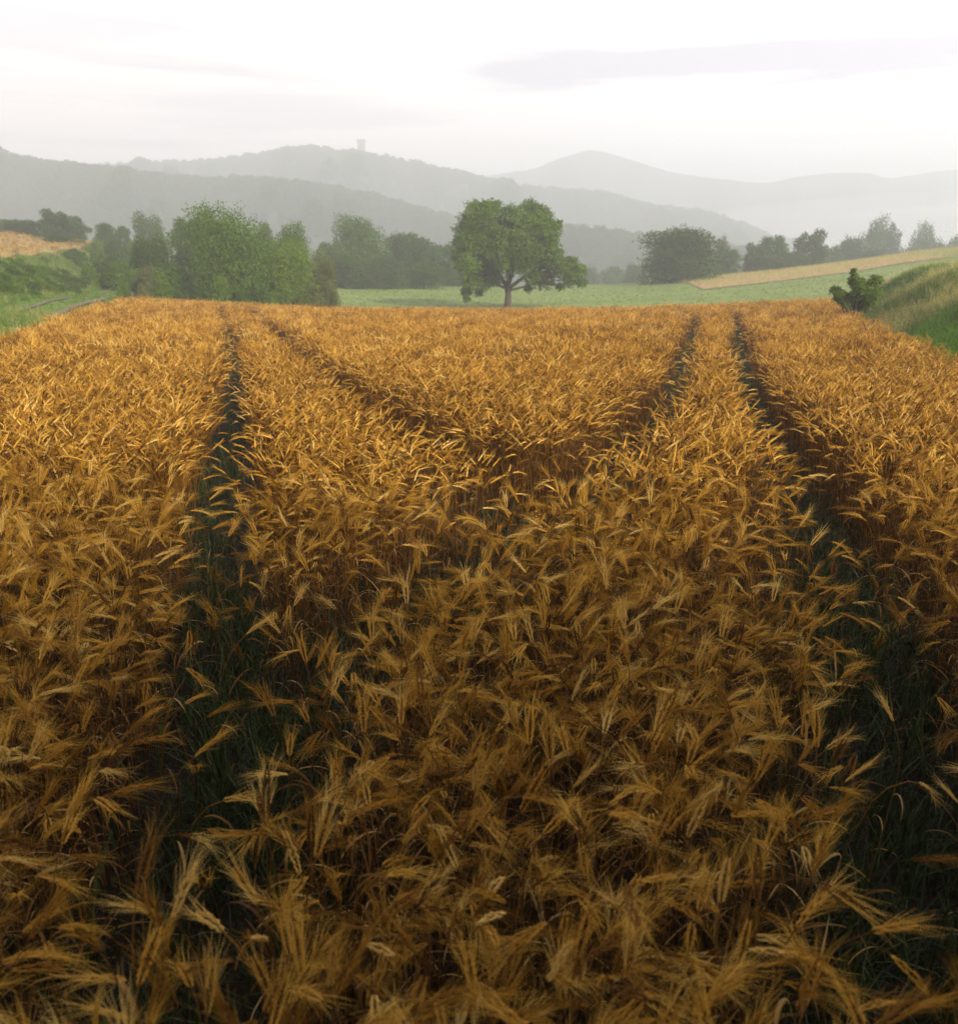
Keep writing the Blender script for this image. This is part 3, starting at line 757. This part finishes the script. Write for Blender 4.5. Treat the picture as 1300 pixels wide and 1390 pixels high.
custom('walnut_tree', WB, YW, 689, 60000, .095, M['leaf_bright'], 'lone broad green walnut tree standing beyond the middle of the wheat field', 'tree', .3, 2.4, trunkfn=walnut_trunk)

# ---------------------------------------------------------------- hills and far forest
def hill(name, prof, Y, depth, m, zb, rough=1.0, nx=220, label=None, back=.8, drop=0):
    prof = [(a, b + drop) for a, b in prof]      # room for the crowns that stand on the ridge
    px = np.array([p[0] for p in prof], float); py = np.array([p[1] for p in prof], float)
    xs = np.linspace(px[0], px[-1], nx); ysx = np.interp(xs, px, py)
    ysx = np.convolve(np.pad(ysx, 2, 'edge'), np.ones(5) / 5, 'valid')
    nd = 26; vs, fs = [], []; g = np.random.default_rng(int(Y))
    ph = g.uniform(0, 6.28, 8)
    pts = []
    for j in range(nd):
        t = -1 + (1 + back) * j / (nd - 1)            # -1 front foot, 0 ridge
        for i in range(nx):
            rdg = at(xs[i], ysx[i], Y); f = 0.5 + .5 * math.cos(math.pi * min(1, abs(t)))
            x = rdg.x * (1 + t * depth / Y * .6); y = Y + t * depth
            u = xs[i] / 60
            nz = (math.sin(u * 1.7 + ph[0] + t * 3) + .6 * math.sin(u * 3.9 + ph[1] - t * 5) + .4 * math.sin(u * 8 + ph[2] + t * 9)) * (1 - abs(f * 2 - 1)) * .10
            z = zb + (rdg.z - zb) * (f + 1.8 * nz)
            vs.append((x, y, z))
    for j in range(nd - 1):
        for i in range(nx - 1): fs.append((j * nx + i, j * nx + i + 1, (j + 1) * nx + i + 1, (j + 1) * nx + i))
    mb = MB(); mb.v = vs; mb.f = fs; mb.m = [0] * len(fs)
    o = link(name, mb.mesh(name, [m], True)); tag(o, label, kind='structure')
    return o, np.array(vs).reshape(nd, nx, 3)
A_, GA = hill('hill', [(-520, 150), (-200, 170), (-20, 195), (5, 200), (14, 214), (60, 217), (120, 226), (150, 229), (210, 240), (240, 238), (300, 245), (345, 241), (400, 250), (450, 254), (520, 266), (600, 292), (680, 318), (760, 336), (840, 350), (900, 362)], 560, 260, M['hill'], -28, drop=10)
B_, GB = hill('hill', [(-400, 235), (140, 227), (250, 224), (340, 214), (352, 209), (425, 204), (500, 211), (560, 220), (620, 236), (650, 242), (700, 256), (760, 257), (800, 261), (840, 267), (870, 281), (905, 287), (950, 286), (990, 300), (1040, 320), (1120, 345), (1200, 362)], 930, 420, M['hill'], -30, drop=8)
C_, GC = hill('mountain', [(300, 262), (560, 252), (650, 240), (720, 232), (760, 215), (790, 206), (808, 203), (825, 207), (860, 219), (900, 233), (960, 243), (1040, 249), (1070, 242), (1110, 236), (1160, 235), (1200, 243), (1250, 235), (1300, 229), (1420, 215), (1700, 230)], 1500, 400, M['hill'], -30)
D_, GD = hill('hill', [(560, 345), (640, 325), (700, 318), (760, 308), (830, 312), (900, 322), (960, 330), (1020, 338), (1100, 350), (1180, 360)], 420, 120, M['hill'], -28, drop=10)
# woods: one mass of crowns
fpool = bpy.data.collections.new("forest_pool"); r = random.Random(77)
for k in range(7):
    bl = [(r.uniform(-2.2, 2.2), r.uniform(-2.2, 2.2), r.uniform(3, 7.5), r.uniform(1.8, 3.2)) for _ in range(7)] + [(0, 0, r.uniform(6, 9), 2.6)]
    me = leafmesh('crown', bl, 900, .62, M['leaf_dark'], r)
    o = bpy.data.objects.new('%02d_crown' % k, me); fpool.objects.link(o)
def surf_pts(G, n, tmax, pmin=-200, pmax=1500):
    nd, nx, _ = G.shape; g = np.random.default_rng(n)
    j = g.uniform(0, tmax, n); i = g.uniform(0, nx - 1.01, n); j0 = j.astype(int); i0 = i.astype(int); fj = (j - j0)[:, None]; fi = (i - i0)[:, None]
    P = G[j0, i0] * (1 - fj) * (1 - fi) + G[j0 + 1, i0] * fj * (1 - fi) + G[j0, i0 + 1] * (1 - fj) * fi + G[j0 + 1, i0 + 1] * fj * fi
    return P[(np.abs(P[:, 0]) < .62 * P[:, 1] + 60)]
FP = [surf_pts(GA, 17000, 16), surf_pts(GB, 18000, 16), surf_pts(GD, 2800, 16)]
FS = [np.random.default_rng(1).uniform(.35, .80, len(FP[0])), np.random.default_rng(2).uniform(.5, 1.05, len(FP[1])), np.random.default_rng(3).uniform(.35, .7, len(FP[2]))]
P = np.concatenate(FP); S = np.concatenate(FS); n = len(P); P = P - [0, 0, 2.0]
tag(scatter('forest', P, np.stack([np.zeros(n), np.zeros(n), rng.uniform(0, 6.28, n)], 1), S, rng.integers(0, 7, n), fpool), 'dark woodland covering the misty hills behind the fields', 'forest', kind='stuff')
print('forest', n)
# lookout tower on the second ridge
tp = at(491, 219, 928); tz = tp.z - 2; top = at(491, 189, 928).z
tw = empty('stone_tower', (tp.x, 928, tz)); hgt = top - tz; w = 3.3
tag(tw, 'faint square stone tower on the misty wooded ridge', 'tower')
def boxm(mb, x0, x1, y0, y1, z0, z1, mi=0):
    mb.add([(x0, y0, z0), (x1, y0, z0), (x1, y1, z0), (x0, y1, z0), (x0, y0, z1), (x1, y0, z1), (x1, y1, z1), (x0, y1, z1)],
           [(0, 3, 2, 1), (4, 5, 6, 7), (0, 1, 5, 4), (1, 2, 6, 5), (2, 3, 7, 6), (3, 0, 4, 7)], mi)
mb = MB(); boxm(mb, -w, w, -w, w, -4, hgt - 2); link('wall', mb.mesh('wall', [M['stone']]), tw)
mb = MB(); boxm(mb, -w - .5, w + .5, -w - .5, w + .5, hgt - 2, hgt - 1)
for i in range(4):
    a = -w - .5 + i * (2 * w + 1 - 1.2) / 3
    for yy in (-w - .5, w - .1): boxm(mb, a, a + 1.2, yy, yy + .6, hgt - 1, hgt)
link('parapet', mb.mesh('parapet', [M['stone']]), tw)
for zz in (.45, .7):
    mb = MB(); boxm(mb, -.5, .5, -w - .05, -w + .02, hgt * zz, hgt * zz + 1.8); link('window', mb.mesh('window', [M['dark']]), tw)

# ---------------------------------------------------------------- air
def vol_mat(name, colr, dens, anis):
    m, nt, out = mat(name); v = nt.nodes.new('ShaderNodeVolumePrincipled')
    v.inputs['Color'].default_value = (*colr, 1); v.inputs['Density'].default_value = dens; v.inputs['Anisotropy'].default_value = anis
    v.inputs['Density Attribute'].default_value = ''
    try: v.inputs['Temperature Attribute'].default_value = ''
    except Exception: pass
    nt.links.new(v.outputs[0], out.inputs['Volume']); return m
mb = MB(); boxm(mb, -2200, 2200, -70, 2250, -45, 226)
hz = link('haze', mb.mesh('haze', [vol_mat('haze', (.86, .915, 1.0), .0017, .1)])); tag(hz, 'thin morning haze lying over the fields and hills', 'haze', kind='stuff')

def mistbank(cx, cy, cz, rx, ry, rz, dens, seed):
    bm = MB(); n, k = 40, 14; g = random.Random(seed); ph = [g.uniform(0, 6) for _ in range(4)]
    vs = [(cx, cy, cz + rz)]
    for j in range(1, k):
        th = math.pi * j / k
        for i in range(n):
            a = 2 * math.pi * i / n; q = 1 + .10 * math.sin(3 * a + ph[0]) + .06 * math.sin(7 * a + ph[1] + th * 3)
            vs.append((cx + rx * math.sin(th) * math.cos(a) * q, cy + ry * math.sin(th) * math.sin(a) * q, cz + rz * math.cos(th) * (1 + .12 * math.sin(5 * a + ph[2]))))
    vs.append((cx, cy, cz - rz)); fs = [(0, 1 + i, 1 + (i + 1) % n) for i in range(n)]
    for j in range(k - 2):
        for i in range(n): a, b = 1 + j * n + i, 1 + j * n + (i + 1) % n; fs.append((a, a + n, b + n, b))
    L = 1 + (k - 2) * n; fs += [(L + i, len(vs) - 1, L + (i + 1) % n) for i in range(n)]
    bm.add(vs, fs); o = link('mist', bm.mesh('mist', [vol_mat('mist', (.93, .96, 1), dens, .1)])); tag(o, 'bank of white morning mist lying in the valley before the mountain', 'mist', kind='stuff')
mistbank(900, 1190, 15, 900, 150, 100, .010, 1)
mistbank(620, 700, 0, 420, 110, 50, .006, 2)

# ---------------------------------------------------------------- light
SUN_EL, SUN_AZ = R(27), R(140)          # azimuth clockwise from +Y: behind the camera, to the right
sd = Vector((math.sin(SUN_AZ) * math.cos(SUN_EL), math.cos(SUN_AZ) * math.cos(SUN_EL), math.sin(SUN_EL)))
sl = bpy.data.lights.new('sun', 'SUN'); sl.energy = 5.0; sl.angle = R(4); sl.color = (1, .88, .70)
so = bpy.data.objects.new('sun', sl); col.objects.link(so); so.rotation_euler = (-sd).to_track_quat('-Z', 'Y').to_euler(); so.location = (20, -30, 40)
w = bpy.data.worlds.new("World"); sc.world = w; w.use_nodes = True; nt = w.node_tree; nt.nodes.clear()
out = nt.nodes.new('ShaderNodeOutputWorld'); bg = nt.nodes.new('ShaderNodeBackground')
sky = nt.nodes.new('ShaderNodeTexSky'); sky.sky_type = 'NISHITA'; sky.sun_disc = False; sky.sun_elevation = SUN_EL; sky.sun_rotation = SUN_AZ; sky.air_density = 1.5; sky.dust_density = 3
skys = mixc(nt, 1.0, sky.outputs[0], (1, 1, 1), 'MULTIPLY')
tc = nt.nodes.new('ShaderNodeTexCoord')
def dnoise(scale, st, detail=5):
    mp = nt.nodes.new('ShaderNodeMapping'); mp.inputs['Scale'].default_value = st; nt.links.new(tc.outputs['Generated'], mp.inputs[0])
    nn = nt.nodes.new('ShaderNodeTexNoise'); nn.inputs['Scale'].default_value = scale; nn.inputs['Detail'].default_value = detail; nt.links.new(mp.outputs[0], nn.inputs['Vector']); return nn.outputs['Fac']
# cloud deck colour (in units of background strength 0.1)
veil = ramp(nt, dnoise(1.2, (1, 1, 2.2)), [(.3, (10.2, 9.8, 9.8)), (.7, (12.4, 12.2, 12.0))])
sep0 = nt.nodes.new('ShaderNodeSeparateXYZ'); nt.links.new(tc.outputs['Generated'], sep0.inputs[0])
side = nt.nodes.new('ShaderNodeMapRange'); side.inputs[1].default_value = .25; side.inputs[2].default_value = -.5; nt.links.new(sep0.outputs[0], side.inputs[0])
veil = mixc(nt, side.outputs[0], veil, (10.8, 8.5, 8.1))            # rosier cloud away from the bright side
def mth(op, a, b=None, c=None):
    n = nt.nodes.new('ShaderNodeMath'); n.operation = op
    for i, v in enumerate((a, b, c)):
        if v is None: continue
        if isinstance(v, (int, float)): n.inputs[i].default_value = v
        else: nt.links.new(v, n.inputs[i])
    return n.outputs[0]
sx = nt.nodes.new('ShaderNodeSeparateXYZ'); nt.links.new(tc.outputs['Generated'], sx.inputs[0])
zw = mth('ADD', sx.outputs[2], mth('MULTIPLY', mth('SUBTRACT', dnoise(3.0, (1, 1, 3)), .5), .05))
fray = dnoise(9.0, (.5, .5, 7), 6)
def streak(z0, wd, x0, x1, amt):
    "a long thin cloud lying at height z0 above the horizon between the bearings x0 and x1"
    a = mth('SUBTRACT', 1, mth('DIVIDE', mth('ABSOLUTE', mth('SUBTRACT', zw, z0)), wd))
    w1 = mth('MINIMUM', mth('DIVIDE', mth('SUBTRACT', sx.outputs[0], x0), .12), mth('DIVIDE', mth('SUBTRACT', x1, sx.outputs[0]), .12))
    a = mth('MULTIPLY', a, mth('MAXIMUM', 0, mth('MINIMUM', 1, w1)))
    a = mth('MULTIPLY', mth('ADD', a, mth('MULTIPLY', mth('SUBTRACT', fray, .5), 1.9)), 2.0)
    return mth('MULTIPLY', mth('MAXIMUM', 0, mth('MINIMUM', 1, a)), amt)
st = mth('MAXIMUM', streak(.207, .020, -.06, .9, .95), streak(.172, .018, -.36, .02, .5))
st = mth('MAXIMUM', st, streak(.232, .026, -.9, -.28, .5)); st = mth('MAXIMUM', st, streak(.262, .012, -.30, .05, .3))
cl = mixc(nt, st, veil, (4.2, 3.9, 5.5))
# unseen sky overhead dimmed towards grey, to cut ambient light on the wheat
thin = nt.nodes.new('ShaderNodeMapRange'); thin.inputs[1].default_value = .36; thin.inputs[2].default_value = .75; thin.inputs[3].default_value = .95; thin.inputs[4].default_value = .1
nt.links.new(sx.outputs[2], thin.inputs[0])
over = mixc(nt, .7, skys, (3.2, 3.0, 2.9))
skc = mixc(nt, thin.outputs[0], over, cl)
nt.links.new(skc, bg.inputs['Color']); bg.inputs['Strength'].default_value = .1; nt.links.new(bg.outputs[0], out.inputs[0])

# ---------------------------------------------------------------- render settings
sc.view_settings.view_transform = 'Standard'; sc.view_settings.look = 'None'; sc.view_settings.exposure = 0.84; sc.view_settings.gamma = 1
cy = sc.cycles
cy.max_bounces = 5; cy.diffuse_bounces = 2; cy.transmission_bounces = 3; cy.glossy_bounces = 2; cy.volume_bounces = 1; cy.transparent_max_bounces = 4
cy.use_adaptive_sampling = True; cy.adaptive_threshold = 0.015
cy.use_denoising = True
try: cy.denoiser = 'OPENIMAGEDENOISE'; cy.denoising_input_passes = 'RGB_ALBEDO_NORMAL'; cy.denoising_prefilter = 'NONE'
except Exception: pass
